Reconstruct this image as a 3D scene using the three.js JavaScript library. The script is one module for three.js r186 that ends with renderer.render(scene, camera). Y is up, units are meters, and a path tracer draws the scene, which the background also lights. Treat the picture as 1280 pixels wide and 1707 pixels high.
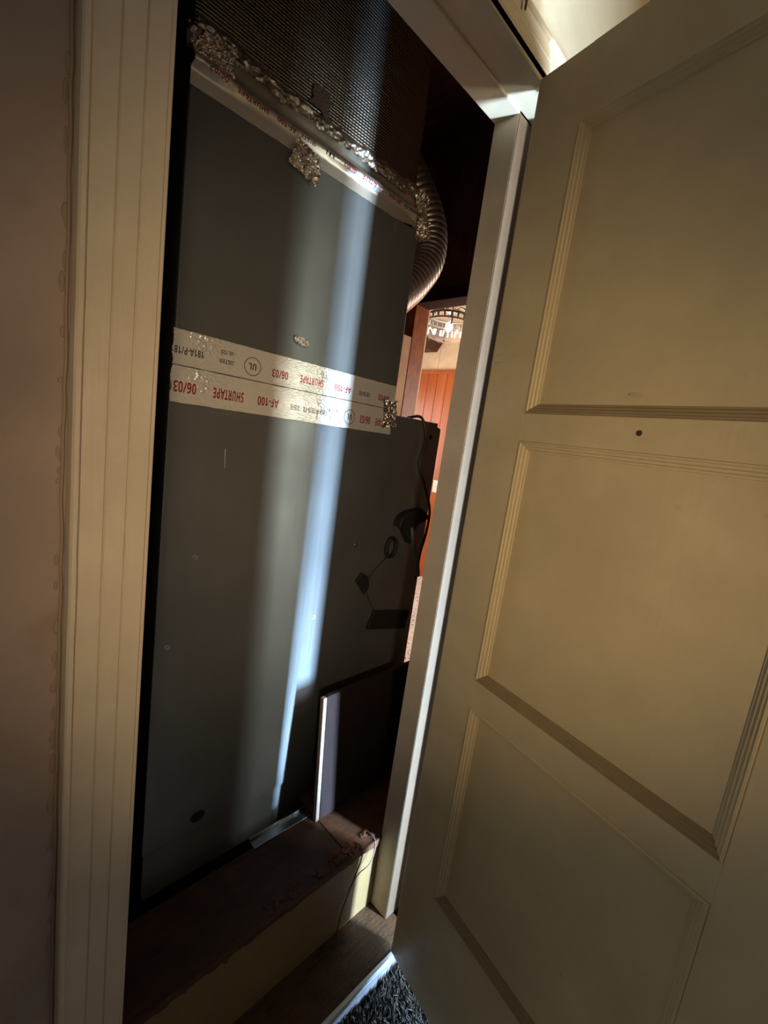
import * as THREE from 'three';
import { RoundedBoxGeometry } from 'three/addons/geometries/RoundedBoxGeometry.js';
import { mergeGeometries, mergeVertices, toCreasedNormals } from 'three/addons/utils/BufferGeometryUtils.js';
import { ImprovedNoise } from 'three/addons/math/ImprovedNoise.js';
import { RectAreaLightUniformsLib } from 'three/addons/lights/RectAreaLightUniformsLib.js';

// ------------------------------------------------------------------ camera, lights, exposure
const scene = new THREE.Scene();
scene.background = new THREE.Color(0x000000);
const camera = new THREE.PerspectiveCamera(98.0, 1280 / 1707, 0.02, 60);
camera.rotation.order = 'YXZ';
camera.rotation.set(-0.162, -0.8053, 0.1403);
camera.position.set(0, 0, 0);            // eye height; the hall floor lies at -1.313
const renderer = new THREE.WebGLRenderer({ antialias: true });
renderer.toneMapping = THREE.LinearToneMapping;
renderer.toneMappingExposure = 1.0;
renderer.shadowMap.enabled = true;
RectAreaLightUniformsLib.init();

const C = (r, g, b) => new THREE.Color().setRGB(r, g, b);
function rectLight(color, intensity, w, h, pos, target) {
  const l = new THREE.RectAreaLight(color, intensity, w, h);
  l.position.set(...pos); l.lookAt(...target); scene.add(l);
  l.name = 'window_light'; return l;
}
// hall window behind the open door (daylight), upper and lower sash
rectLight(C(0.80, 0.92, 1.0), 95, 0.32, 0.66, [1.168, 0.03, 0.46], [0, 0.03, 0.46]);
rectLight(C(0.40, 0.66, 1.0), 640, 0.32, 0.66, [1.168, -0.79, 0.46], [0, -0.79, 0.46]);
// added near window of the far room, brightens the doorway post
rectLight(C(1.0, 0.91, 0.80), 6.5, 0.90, 0.90, [2.75, 0.0, -0.640], [2.75, 0.0, -3]);
// narrow sidelight added in the same wall, for streaks on the furnace
rectLight(C(0.86, 0.95, 0.86), 16, 0.12, 1.1, [1.168, -0.05, 0.02], [0, -0.05, 0.02]);
// window of the far room
rectLight(C(1.0, 0.93, 0.82), 4, 0.80, 0.95, [2.62, 0.02, -3.655], [2.62, 0.02, 0]);
// added fill lamp behind the camera, brightens the casing and door
const SPOT_POS = [-0.25, -0.08, 0.55], SPOT_AIM = [0.56, -0.08, -0.50];
{
  const s = new THREE.SpotLight(C(1.0, 0.77, 0.50), 2.85, 0, 0.52, 1.0, 2);
  s.position.set(...SPOT_POS); s.target.position.set(...SPOT_AIM); s.castShadow = true; s.shadow.radius = 3;
  s.name = 'fill_lamp_light'; scene.add(s); scene.add(s.target);
}

// ------------------------------------------------------------------ helpers
const used = new Map();
function numbered(n) { const k = used.get(n) || 0; used.set(n, k + 1); return k ? `${n}_${String(k).padStart(3, '0')}` : n; }
function rng(seed) { let s = seed >>> 0; return () => { s = (s + 0x6D2B79F5) >>> 0; let t = s; t = Math.imul(t ^ (t >>> 15), t | 1); t ^= t + Math.imul(t ^ (t >>> 7), t | 61); return ((t ^ (t >>> 14)) >>> 0) / 4294967296; }; }
const PN = new ImprovedNoise();
const nz = (x, y, z = 0) => PN.noise(x + 31.4, y + 17.3, z + 5.1);
function fbm(x, y, z = 0, o = 4) { let a = 0, s = 0.5, f = 1; for (let i = 0; i < o; i++) { a += s * nz(x * f, y * f, z + i * 7.7); f *= 2.03; s *= 0.5; } return a; }
const cl = (v, a = 0, b = 1) => Math.min(b, Math.max(a, v));
const ss = (a, b, v) => { const t = cl((v - a) / (b - a)); return t * t * (3 - 2 * t); };

function tex(w, h, fn, srgb = true) {           // fn(u, v) -> [r, g, b] 0..1 (sRGB values for colour maps)
  const d = new Uint8Array(w * h * 4);
  for (let j = 0; j < h; j++) for (let i = 0; i < w; i++) {
    const c = fn(i / w, j / h), k = (j * w + i) * 4;
    d[k] = cl(c[0]) * 255; d[k + 1] = cl(c[1]) * 255; d[k + 2] = cl(c[2]) * 255; d[k + 3] = 255;
  }
  const t = new THREE.DataTexture(d, w, h, THREE.RGBAFormat);
  t.wrapS = t.wrapT = THREE.RepeatWrapping; t.magFilter = THREE.LinearFilter; t.minFilter = THREE.LinearMipmapLinearFilter;
  if (srgb) t.colorSpace = THREE.SRGBColorSpace; t.needsUpdate = true; return t;
}
const grey = v => [v, v, v];
// tileable fbm on a torus-like blend
function tfbm(u, v, f, o = 4, z = 0) {
  const a = fbm(u * f, v * f, z, o), b = fbm((u - 1) * f, v * f, z, o), c = fbm(u * f, (v - 1) * f, z, o), d = fbm((u - 1) * f, (v - 1) * f, z, o);
  return (a * (1 - u) + b * u) * (1 - v) + (c * (1 - u) + d * u) * v;
}
function rep(t, rx, ry) { const c = t.clone(); c.repeat.set(rx, ry); c.needsUpdate = true; return c; }

// planar metric uv by face direction (non-indexed result)
function metric(g, ox = 0, oy = 0) {
  const n = g.index ? g.toNonIndexed() : g; const p = n.attributes.position, uv = new Float32Array(p.count * 2);
  const a = new THREE.Vector3(), b = new THREE.Vector3(), c = new THREE.Vector3();
  for (let i = 0; i < p.count; i += 3) {
    a.fromBufferAttribute(p, i); b.fromBufferAttribute(p, i + 1); c.fromBufferAttribute(p, i + 2);
    const nn = b.clone().sub(a).cross(c.clone().sub(a)); const ax = Math.abs(nn.x), ay = Math.abs(nn.y), az = Math.abs(nn.z);
    [a, b, c].forEach((q, k) => { let u, v; if (ax >= ay && ax >= az) { u = q.z; v = q.y; } else if (ay >= az) { u = q.x; v = q.z; } else { u = q.x; v = q.y; } uv[(i + k) * 2] = u + ox; uv[(i + k) * 2 + 1] = v + oy; });
  }
  n.setAttribute('uv', new THREE.BufferAttribute(uv, 2)); return n;
}
function box(x0, x1, y0, y1, z0, z1, r = 0.0015) {
  const w = x1 - x0, h = y1 - y0, d = z1 - z0;
  const g = r > 0 ? new RoundedBoxGeometry(w, h, d, 2, Math.min(r, w / 2.1, h / 2.1, d / 2.1)) : new THREE.BoxGeometry(w, h, d);
  g.translate((x0 + x1) / 2, (y0 + y1) / 2, (z0 + z1) / 2); return metric(g);
}
function tube(pts, r, seg = 40, rad = 8) {
  return new THREE.TubeGeometry(new THREE.CatmullRomCurve3(pts.map(p => new THREE.Vector3(...p))), seg, r, rad, false);
}
function clean(gs) { return gs.map(g => { const n = g.index ? g.toNonIndexed() : g.clone(); for (const k of Object.keys(n.attributes)) if (!['position', 'normal', 'uv'].includes(k)) n.deleteAttribute(k); if (!n.attributes.uv) n.setAttribute('uv', new THREE.BufferAttribute(new Float32Array(n.attributes.position.count * 2), 2)); return n; }); }
const join = gs => gs.length === 1 ? gs[0] : mergeGeometries(clean(gs));
function mesh(name, g, m, parent = scene) {
  const o = new THREE.Mesh(Array.isArray(g) ? join(g) : g, m); o.name = numbered(name); o.castShadow = o.receiveShadow = true; parent.add(o); return o;
}
function tag(o, label, category, group, kind) { if (label) o.userData.label = label; if (category) o.userData.category = category; if (group) o.userData.group = group; if (kind) o.userData.kind = kind; return o; }
function thing(name, label, category, pos = [0, 0, 0], turn = 0, group) { const o = new THREE.Group(); o.name = numbered(name); scene.add(o); o.position.set(...pos); o.rotation.y = turn; return tag(o, label, category, group); }
function struct(name, g, m, label, category) { return tag(mesh(name, g, m), label, category, null, 'structure'); }
function sgroup(name, label, category) { const o = new THREE.Group(); o.name = numbered(name); scene.add(o); return tag(o, label, category, null, 'structure'); }

// ------------------------------------------------------------------ materials
const std = o => new THREE.MeshStandardMaterial(o);
const M = {};
{
  const paintMap = tex(512, 512, (u, v) => { const n = tfbm(u, v, 6, 5), s = tfbm(u, v, 40, 2, 9); const sp = ss(0.28, 0.42, tfbm(u, v, 16, 4, 3)); const k = 0.90 + 0.13 * n + 0.03 * s - 0.10 * sp; return [k, k * 0.985, k * 0.96]; });
  const paintBump = tex(512, 512, (u, v) => grey(0.5 + 0.5 * tfbm(u, v, 22, 4, 2) + 0.15 * tfbm(u, v, 3, 3, 8)), false);
  const brush = tex(512, 512, (u, v) => grey(0.5 + 0.35 * tfbm(u, v * 0.06, 70, 3, 4) + 0.25 * tfbm(u, v, 10, 4, 1)), false);
  const r = (t, k) => rep(t, k, k);
  M.door = std({ color: C(0.80, 0.645, 0.375), map: r(paintMap, 1.3), bumpMap: r(brush, 2.2), bumpScale: 0.0006, roughness: 0.48 });
  M.doorBack = std({ color: C(0.05, 0.025, 0.014), roughness: 0.9 });  // near-black so the unseen door back bounces little window light
  M.doorLedge = std({ color: C(0.40, 0.29, 0.15), map: r(paintMap, 3.3), roughness: 0.75 });  // darker, rougher version of the door paint for the lower mouldings
  M.trim = std({ color: C(0.72, 0.60, 0.44), map: r(paintMap, 2.0), bumpMap: r(brush, 3), bumpScale: 0.0008, roughness: 0.45 });
  M.bareWood = std({ color: C(0.15, 0.088, 0.044), map: r(paintMap, 5), bumpMap: r(brush, 6), bumpScale: 0.0012, roughness: 0.75 });
  M.trimGroove = std({ color: C(0.36, 0.27, 0.17), roughness: 0.8 });
  M.caulk = std({ color: C(0.30, 0.21, 0.14), roughness: 0.9 });
  const wallMap = tex(512, 512, (u, v) => { const n = tfbm(u, v, 4, 5), s = ss(0.1, 0.4, tfbm(u, v, 9, 4, 5)); const k = 0.88 + 0.22 * n; return [k - 0.05 * s, k * 0.97 - 0.07 * s, k * 0.95 - 0.09 * s]; });
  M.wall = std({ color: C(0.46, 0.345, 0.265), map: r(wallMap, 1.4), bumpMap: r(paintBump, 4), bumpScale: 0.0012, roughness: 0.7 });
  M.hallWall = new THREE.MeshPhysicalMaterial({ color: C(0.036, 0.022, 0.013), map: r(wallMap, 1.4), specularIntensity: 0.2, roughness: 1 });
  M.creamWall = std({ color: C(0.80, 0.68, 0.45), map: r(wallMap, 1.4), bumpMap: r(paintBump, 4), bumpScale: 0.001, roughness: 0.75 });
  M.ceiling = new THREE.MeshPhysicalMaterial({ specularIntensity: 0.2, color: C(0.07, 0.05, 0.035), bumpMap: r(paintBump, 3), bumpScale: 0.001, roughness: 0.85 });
  const darkWood = tex(512, 512, (u, v) => { const n = tfbm(u, v * 0.1, 40, 4) * 0.7 + tfbm(u, v, 5, 4, 3) * 0.6; const k = 0.55 + 0.4 * n; return [k, k * 0.8, k * 0.62]; });
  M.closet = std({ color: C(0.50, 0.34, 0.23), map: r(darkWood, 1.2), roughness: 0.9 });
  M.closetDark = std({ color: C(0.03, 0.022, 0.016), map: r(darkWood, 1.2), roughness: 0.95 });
  M.header = std({ color: C(0.07, 0.036, 0.022), map: r(darkWood, 2), roughness: 0.7 });
  M.post = std({ color: C(0.80, 0.27, 0.08), map: r(darkWood, 3), roughness: 0.45 });
  M.beige = std({ color: C(0.55, 0.36, 0.24), map: r(wallMap, 2), roughness: 0.8 });
  const floorWood = tex(512, 512, (u, v) => { const n = tfbm(u * 0.12, v, 44, 4) * 0.6 + tfbm(u, v, 7, 5, 3) * 0.8; const d = ss(0.08, 0.35, tfbm(u, v, 5, 5, 11)); const k = 0.62 + 0.5 * n; return [k * (1 - 0.25 * d) + 0.12 * d, k * 0.80 * (1 - 0.2 * d) + 0.12 * d, k * 0.6 + 0.13 * d]; });
  M.platform = std({ color: C(0.13, 0.078, 0.05), map: r(floorWood, 2.2), bumpMap: r(paintBump, 3), bumpScale: 0.002, roughness: 0.62 });
  M.threshold = std({ color: C(0.20, 0.145, 0.085), map: r(floorWood, 3.0), bumpMap: r(paintBump, 5), bumpScale: 0.002, roughness: 0.6 });
  M.riser = std({ color: C(0.30, 0.185, 0.075), map: r(paintMap, 2.2), bumpMap: r(brush, 3), bumpScale: 0.0006, roughness: 0.55 });
  M.edge = std({ color: C(0.24, 0.13, 0.07), map: r(floorWood, 5), roughness: 0.7 });
  M.nosing = std({ color: C(0.27, 0.25, 0.27), map: r(paintMap, 4), roughness: 0.5 });
  M.flashing = std({ color: C(0.25, 0.25, 0.26), map: r(paintMap, 4), roughness: 0.35, metalness: 0.9 });
  M.lip = std({ color: C(0.78, 0.80, 0.82), roughness: 0.4, metalness: 0.2 });
  M.board = std({ color: C(0.050, 0.018, 0.011), map: r(darkWood, 2.5), roughness: 0.95 });
  M.boardEdge = std({ color: C(0.50, 0.36, 0.28), map: r(paintMap, 6), roughness: 0.75 });  // pale tone, the light strip on the board edge put into colour
  const steelBump = tex(512, 512, (u, v) => grey(0.5 + 0.25 * tfbm(u, v * 0.05, 60, 3, 6) + 0.3 * tfbm(u, v, 3, 3, 2)), false);
  const steelMap = tex(512, 512, (u, v) => { const n = tfbm(u, v, 4, 5, 21), s = tfbm(u, v * 0.2, 20, 3, 2); const k = 0.86 + 0.16 * n + 0.06 * s; return [k, k * 0.985, k * 0.96]; });
  const steelRough = tex(256, 256, (u, v) => grey(0.75 + 0.3 * tfbm(u, v, 5, 5, 12)), false);
  M.steel = new THREE.MeshPhysicalMaterial({ color: C(0.280, 0.290, 0.300), map: r(steelMap, 1.1), bumpMap: r(steelBump, 1.5), bumpScale: 0.0004, roughness: 0.60, roughnessMap: r(steelRough, 1), metalness: 0.55, anisotropy: 0.9, anisotropyRotation: Math.PI / 2 });
  M.steelUpper = M.steel.clone(); M.steelUpper.color = C(0.20, 0.205, 0.20); M.steelUpper.metalness = 0.32;  // darker, less metallic copy of steel; weaker light streak put into the colour
  M.steelBase = std({ color: C(0.06, 0.06, 0.058), map: r(steelMap, 1.1), roughness: 0.55, metalness: 0.2 });
  M.screw = std({ color: C(0.6, 0.58, 0.55), roughness: 0.3, metalness: 1 });
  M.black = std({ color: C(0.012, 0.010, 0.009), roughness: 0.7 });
  M.blackGloss = std({ color: C(0.02, 0.014, 0.012), roughness: 0.35 });
  const foilBump = tex(1024, 256, (u, v) => { const a = Math.abs(tfbm(u, v, 14, 4, 2)), b = Math.abs(tfbm(u, v, 30, 3, 6)); return grey(0.9 - 1.2 * a - 0.5 * b); }, false);
  M.foilBump = foilBump;
  M.foil = std({ color: C(0.72, 0.66, 0.60), roughness: 0.34, metalness: 1, bumpMap: r(foilBump, 3), bumpScale: 0.004 });
  M.foilHem = std({ color: C(0.62, 0.56, 0.46), roughness: 0.40, metalness: 0.9, side: THREE.DoubleSide });
  M.foilCrumple = std({ color: C(0.66, 0.58, 0.50), roughness: 0.34, metalness: 1, side: THREE.DoubleSide });
  // foil insulation facing with a woven scrim under it
  const scrim = tex(512, 512, (u, v) => { const gx = Math.pow(Math.abs(Math.cos(u * Math.PI * 16)), 6), gy = Math.pow(Math.abs(Math.cos(v * Math.PI * 24)), 4); return grey(0.25 + 0.3 * gx + 0.45 * gy + 0.25 * tfbm(u, v, 12, 4, 3)); }, false);
  M.facing = std({ color: C(0.34, 0.315, 0.28), roughness: 0.36, metalness: 1, bumpMap: r(scrim, 7), bumpScale: 0.0016 });
  M.tear = std({ color: C(0.09, 0.06, 0.045), roughness: 0.9 });
  M.flex = std({ color: C(0.62, 0.55, 0.50), roughness: 0.38, metalness: 0.9 });
  const plankMap = tex(256, 1024, (u, v) => { const n = tfbm(u, v * 0.08, 22, 4, 3) * 0.7 + tfbm(u, v, 4, 4, 8) * 0.5; const k = 0.85 + 0.4 * n; return [k, k * 0.93, k * 0.86]; });
  M.plank = [0, 1, 2].map(i => std({ color: C(0.50 + 0.05 * i, 0.135 + 0.02 * i, 0.035 + 0.008 * i), map: plankMap, roughness: 0.34 }));
  M.rail = std({ color: C(0.55, 0.17, 0.05), map: plankMap, roughness: 0.4 });
  M.farCream = std({ color: C(0.86, 0.74, 0.56), map: r(wallMap, 2), roughness: 0.7 });
  M.soffit = std({ color: C(0.20, 0.085, 0.05), map: r(darkWood, 3), roughness: 0.6 });
  const vinyl = tex(512, 512, (u, v) => { const k = ss(0.12, 0.2, Math.abs(tfbm(u, v, 26, 3, 14))); return [0.93 - 0.4 * k, 0.92 - 0.42 * k, 0.93 - 0.42 * k]; });
  M.vinyl = std({ color: C(0.85, 0.82, 0.82), map: r(vinyl, 2), roughness: 0.5 });
  const carpetMap = tex(512, 512, (u, v) => { const k = 0.6 + 0.7 * tfbm(u, v, 18, 4); return [k, k * 0.92, k * 0.86]; });
  M.carpet = new THREE.MeshPhysicalMaterial({ specularIntensity: 0.1,  color: C(0.05, 0.04, 0.033), map: r(carpetMap, 3), roughness: 1 });
  M.pile = [std({ color: C(0.075, 0.06, 0.048), roughness: 1 }), std({ color: C(0.07, 0.058, 0.05), roughness: 1 })];
  M.brass = std({ color: C(0.035, 0.024, 0.016), roughness: 0.5, metalness: 0.4 });
  M.nickel = std({ color: C(0.70, 0.66, 0.60), roughness: 0.25, metalness: 1 });
  M.glass = new THREE.MeshPhysicalMaterial({ color: C(0.98, 0.96, 0.92), transmission: 1, thickness: 0, roughness: 0.12, ior: 1.5, side: THREE.DoubleSide });
  M.knob = std({ color: C(0.55, 0.42, 0.2), roughness: 0.3, metalness: 1 });
  M.mark = std({ color: C(0.05, 0.03, 0.015), roughness: 0.9 });
  M.scuff = std({ color: C(0.55, 0.42, 0.235), roughness: 0.8 });
  M.white = std({ color: C(0.82, 0.80, 0.76), roughness: 0.4 });
  M.cord = std({ color: C(0.045, 0.03, 0.024), roughness: 0.5 });
  M.cordGrey = std({ color: C(0.20, 0.17, 0.15), roughness: 0.5 });
}

// ------------------------------------------------------------------ key planes (metres; camera at the origin)
const FLOOR = -1.313, ZC = -0.512, ZW = -0.530, ZB = -0.637, XJ = 0.827, XL = 0.164, YH = 0.664, CEIL = 1.09;
const PLAT = -1.034, SILL = -1.2525, ZF = -0.88;

// ------------------------------------------------------------------ room shell
{
  // the wall with the doorway
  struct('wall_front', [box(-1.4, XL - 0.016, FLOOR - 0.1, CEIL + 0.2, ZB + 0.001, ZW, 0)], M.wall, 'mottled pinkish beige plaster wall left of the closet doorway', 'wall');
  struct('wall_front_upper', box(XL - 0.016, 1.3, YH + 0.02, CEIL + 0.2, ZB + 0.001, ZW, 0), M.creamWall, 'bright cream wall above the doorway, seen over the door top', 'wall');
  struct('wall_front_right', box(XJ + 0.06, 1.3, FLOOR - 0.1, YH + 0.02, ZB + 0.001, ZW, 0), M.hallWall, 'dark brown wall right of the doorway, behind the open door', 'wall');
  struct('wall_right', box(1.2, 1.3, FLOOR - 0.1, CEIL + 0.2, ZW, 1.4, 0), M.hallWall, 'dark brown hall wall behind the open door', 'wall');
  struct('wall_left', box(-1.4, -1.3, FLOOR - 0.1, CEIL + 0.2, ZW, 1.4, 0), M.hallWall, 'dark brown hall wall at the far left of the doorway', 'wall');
  struct('wall_back', box(-1.4, 1.3, FLOOR - 0.1, CEIL + 0.2, 1.3, 1.4, 0), M.hallWall, 'dark brown hall wall facing the closet doorway', 'wall');
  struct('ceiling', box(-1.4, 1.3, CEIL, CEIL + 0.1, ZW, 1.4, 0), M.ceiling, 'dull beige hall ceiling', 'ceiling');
  struct('floor', box(-1.4, 1.3, FLOOR - 0.1, FLOOR, -0.60, 1.4, 0), M.carpet, 'hall floor under dark brown carpet', 'floor');
  // closet shell
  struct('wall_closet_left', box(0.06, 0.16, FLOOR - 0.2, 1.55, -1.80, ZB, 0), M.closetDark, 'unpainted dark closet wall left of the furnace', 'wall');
  struct('wall_closet_rear', box(0.06, 1.8, FLOOR - 0.2, 1.55, -1.80, -1.70, 0), M.closet, 'dark rear wall of the furnace closet', 'wall');
  const r = new THREE.Shape();   // closet right wall, drawn over z (to the right = towards the camera) with the rear doorway cut out
  r.moveTo(-1.72, FLOOR - 0.2); r.lineTo(-1.625, FLOOR - 0.2); r.lineTo(-1.625, 0.69); r.lineTo(-0.85, 0.69); r.lineTo(-0.85, FLOOR - 0.2); r.lineTo(ZB + 0.001, FLOOR - 0.2); r.lineTo(ZB + 0.001, 1.55); r.lineTo(-1.72, 1.55); r.closePath();
  const rg = new THREE.ExtrudeGeometry(r, { depth: 0.09, bevelEnabled: false }); rg.rotateY(-Math.PI / 2); rg.translate(1.80, 0, 0);
  struct('wall_closet_right', metric(rg), M.closet, 'dark brown closet wall with a doorway into the bright room', 'wall');
  struct('wall_closet_front', box(1.3, 1.8, FLOOR - 0.2, 1.55, ZB, ZB + 0.1, 0), M.beige, 'beige closet wall behind the right door jamb', 'wall');
  struct('ceiling_closet', box(0.06, 1.8, 1.45, 1.55, -1.80, ZB + 0.11, 0), M.closet, 'dark ceiling of the furnace closet', 'ceiling');
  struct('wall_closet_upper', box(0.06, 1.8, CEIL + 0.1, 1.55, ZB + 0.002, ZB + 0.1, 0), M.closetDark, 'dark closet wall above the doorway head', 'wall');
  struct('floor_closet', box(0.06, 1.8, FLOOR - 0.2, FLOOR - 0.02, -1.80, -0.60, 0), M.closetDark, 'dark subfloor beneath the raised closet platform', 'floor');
  // beige lower lining on the rear wall, right of the furnace
  struct('wall_closet_lining', box(1.640, 1.699, -1.15, 0.515, -1.70, -1.612, 0.003), M.beige, 'beige lining panel beside the red-brown post', 'wall panel');
}
// door frame: jamb lining with a rabbet, and casings
{
  const t = sgroup('trim_1', 'cream painted jamb lining of the closet doorway', 'door frame');
  mesh('jamb', [box(XJ, XJ + 0.06, SILL, YH + 0.02, ZB, -0.580), box(XJ + 0.0505, XJ + 0.060, SILL, YH + 0.02, -0.582, ZC - 0.001)], M.trim, t);
  mesh('jamb', box(XL - 0.016, XL + 0.004, SILL, YH + 0.02, ZB, ZC - 0.002), M.trim, t);
  tag(mesh('stop_edge', box(XJ + 0.0008, XJ + 0.0504, SILL, YH, -0.5806, -0.5788, 0.0006), M.bareWood, t), 'worn bare wood edge of the rabbet');
  mesh('head_jamb', [box(XL - 0.016, XJ + 0.05, YH, YH + 0.02, ZB, -0.580), box(XL, XJ + 0.05, YH + 0.006, YH + 0.02, -0.582, ZC)], M.trim, t);
}
// casing profile: across = from the inner edge outwards, out = proud of the wall
function casing(len, mat) {
  const P = [[0, 0], [0, 0.016], [0.0015, 0.018], [0.0195, 0.018], [0.0205, 0.0166], [0.0218, 0.018], [0.0395, 0.018], [0.0405, 0.0166], [0.042, 0.018], [0.0625, 0.0175], [0.0633, 0.021], [0.0648, 0.0235], [0.0685, 0.0235], [0.0705, 0.021], [0.071, 0]];
  const s = new THREE.Shape(); P.forEach((p, i) => i ? s.lineTo(...p) : s.moveTo(...p)); s.closePath();
  const n = 60, g = new THREE.ExtrudeGeometry(s, { depth: len, steps: n, bevelEnabled: false });   // x across, y out, z along
  return g;
}
{
  const jitter = (g, amp) => { const p = g.attributes.position; for (let i = 0; i < p.count; i++) { const x = p.getX(i), y = p.getY(i), z = p.getZ(i); if (y > 0.01) p.setY(i, y + amp * fbm(x * 30, z * 9, 2)); if (x > 0.06) p.setX(i, x + amp * 2 * fbm(z * 14, 3.3, 1)); } return g; };
  const place = (g, f) => { g.applyMatrix4(f); const q = g.index ? g.toNonIndexed() : g; q.computeVertexNormals(); return metric(q); };
  const basis = (ax, ay, az, o) => new THREE.Matrix4().makeBasis(new THREE.Vector3(...ax), new THREE.Vector3(...ay), new THREE.Vector3(...az)).setPosition(...o);
  const L = YH - FLOOR + 0.072;
  const tl = sgroup('trim_2', 'cream grooved door casing left of the opening, with cracked caulk', 'door casing');
  mesh('casing', place(jitter(casing(L), 0.0006), basis([-1, 0, 0], [0, 0, 1], [0, 1, 0], [XL, FLOOR, ZW])), M.trim, tl);
  // ragged caulk line along the casing's outer edge
  const pts = [], r = rng(5);
  for (let i = 0; i <= 90; i++) pts.push([XL - 0.0728 - 0.0010 * r() - 0.0022 * Math.max(0, fbm(i * 0.23, 1.2)), FLOOR + (L * i) / 90, ZW + 0.0012]);
  mesh('caulk_line', tube(pts, 0.0016, 360, 6), M.caulk, tl);
  tag(tl.children[1], 'dirty cracked caulk line');
  const chips = []; for (let i = 0; i < 42; i++) { const c = new THREE.SphereGeometry(1, 7, 5); const y = -0.75 + 1.05 * r(); c.scale(0.0012 + 0.0022 * r(), 0.003 + 0.010 * r(), 0.0005); c.translate(XL - 0.0752 - 0.003 * r(), y, ZW + 0.0002); chips.push(c); }
  tag(mesh('caulk_chips', chips, M.caulk, tl), 'dark chipped patches beside the caulk'); tl.children[2].userData.kind = 'stuff';
  const th = sgroup('trim_3', 'bright cream head casing over the door top with a dark mitre crack', 'door casing');
  mesh('casing', place(casing(0.9), basis([0, 1, 0], [0, 0, 1], [1, 0, 0], [XL - 0.071, YH + 0.002, ZW])), M.trim, th);
  mesh('crack', box(0.688, 0.692, YH + 0.048, YH + 0.072, ZC + 0.0045, ZC + 0.0065, 0.0004).rotateZ(0), M.mark, th);
  const tr = sgroup('trim_4', 'cream door casing right of the opening, behind the open door', 'door casing');
  mesh('casing', place(casing(YH - FLOOR), basis([1, 0, 0], [0, 0, 1], [0, -1, 0], [XJ + 0.054, YH, ZW])), M.trim, tr);
}
// threshold, riser and platform
{
  const t = sgroup('threshold', 'worn wooden door sill with a pale front edge above the carpet', 'door sill');
  mesh('sill_board', box(XL - 0.01, XJ + 0.03, SILL - 0.03, SILL, ZB - 0.005, ZC - 0.004, 0.002), M.threshold, t);
  mesh('edge_lip', box(XL - 0.01, XJ + 0.03, SILL - 0.014, SILL + 0.0015, ZC - 0.006, ZC + 0.004, 0.002), M.lip, t);
  tag(t.children[1], 'pale metal edge lip');
  mesh('face_board', box(XL - 0.01, 0.742, FLOOR, SILL - 0.014, ZC - 0.02, ZC, 0.0015), M.nosing, t);
  mesh('face_board', box(0.7435, XJ + 0.03, FLOOR, SILL - 0.014, ZC - 0.02, ZC - 0.001, 0.0015), M.nosing, t);
  struct('riser', box(0.161, 1.29, SILL - 0.03, PLAT - 0.016, ZB - 0.02, ZB - 0.001, 0.001), M.riser, 'yellow-brown painted riser board under the platform edge', 'riser');
  const p = sgroup('platform', 'dark worn wooden platform that the furnace stands behind', 'platform');
  mesh('floor_board', box(0.161, 0.716, PLAT - 0.018, PLAT, -0.805, ZB + 0.004, 0.002), M.platform, p);
  mesh('floor_board', box(0.7185, 1.70, PLAT - 0.018, PLAT - 0.001, -0.879, ZB + 0.003, 0.002), M.edge, p);
  // torn covering along the front edge: an irregular strip with thickness
  const sh = new THREE.Shape(), N = 160, x0 = 0.17, x1 = 0.815; const lo = [], hi = [];
  for (let i = 0; i <= N; i++) { const x = x0 + (x1 - x0) * i / N; lo.push([x, -0.010 - 0.016 * Math.abs(fbm(x * 26, 2.2)) - 0.010 * ss(0.1, 0.4, fbm(x * 60, 4.1))]); hi.push([x, 0.001]); }
  sh.moveTo(...lo[0]); for (const q of lo.slice(1)) sh.lineTo(...q); for (const q of hi.reverse()) sh.lineTo(...q); sh.closePath();
  const g = new THREE.ExtrudeGeometry(sh, { depth: 0.003, bevelEnabled: false }); g.translate(0, PLAT, ZB + 0.004);
  mesh('torn_edge', metric(g), M.edge, p); tag(p.children[2], 'frayed brown covering along the front edge');
  const r = rng(11), cr = [];
  for (let i = 0; i < 46; i++) { const s = 0.002 + 0.005 * r(); const c = new THREE.IcosahedronGeometry(s, 0); c.scale(1.6, 0.45, 1); c.rotateY(r() * 6); c.translate(0.40 + 0.42 * Math.sqrt(r()), PLAT + s * 0.3, -0.64 - 0.03 * r()); cr.push(c); }
  mesh('crumbs', cr, M.edge, p).userData.kind = 'stuff';
  mesh('metal_flashing', [box(0.54, 0.710, PLAT, PLAT + 0.003, -0.822, -0.796, 0.001), box(0.54, 0.710, PLAT, PLAT + 0.010, -0.826, -0.821, 0.001)], M.flashing, p);
  tag(p.children[4], 'pale metal flashing strip before the furnace base');
}
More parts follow.
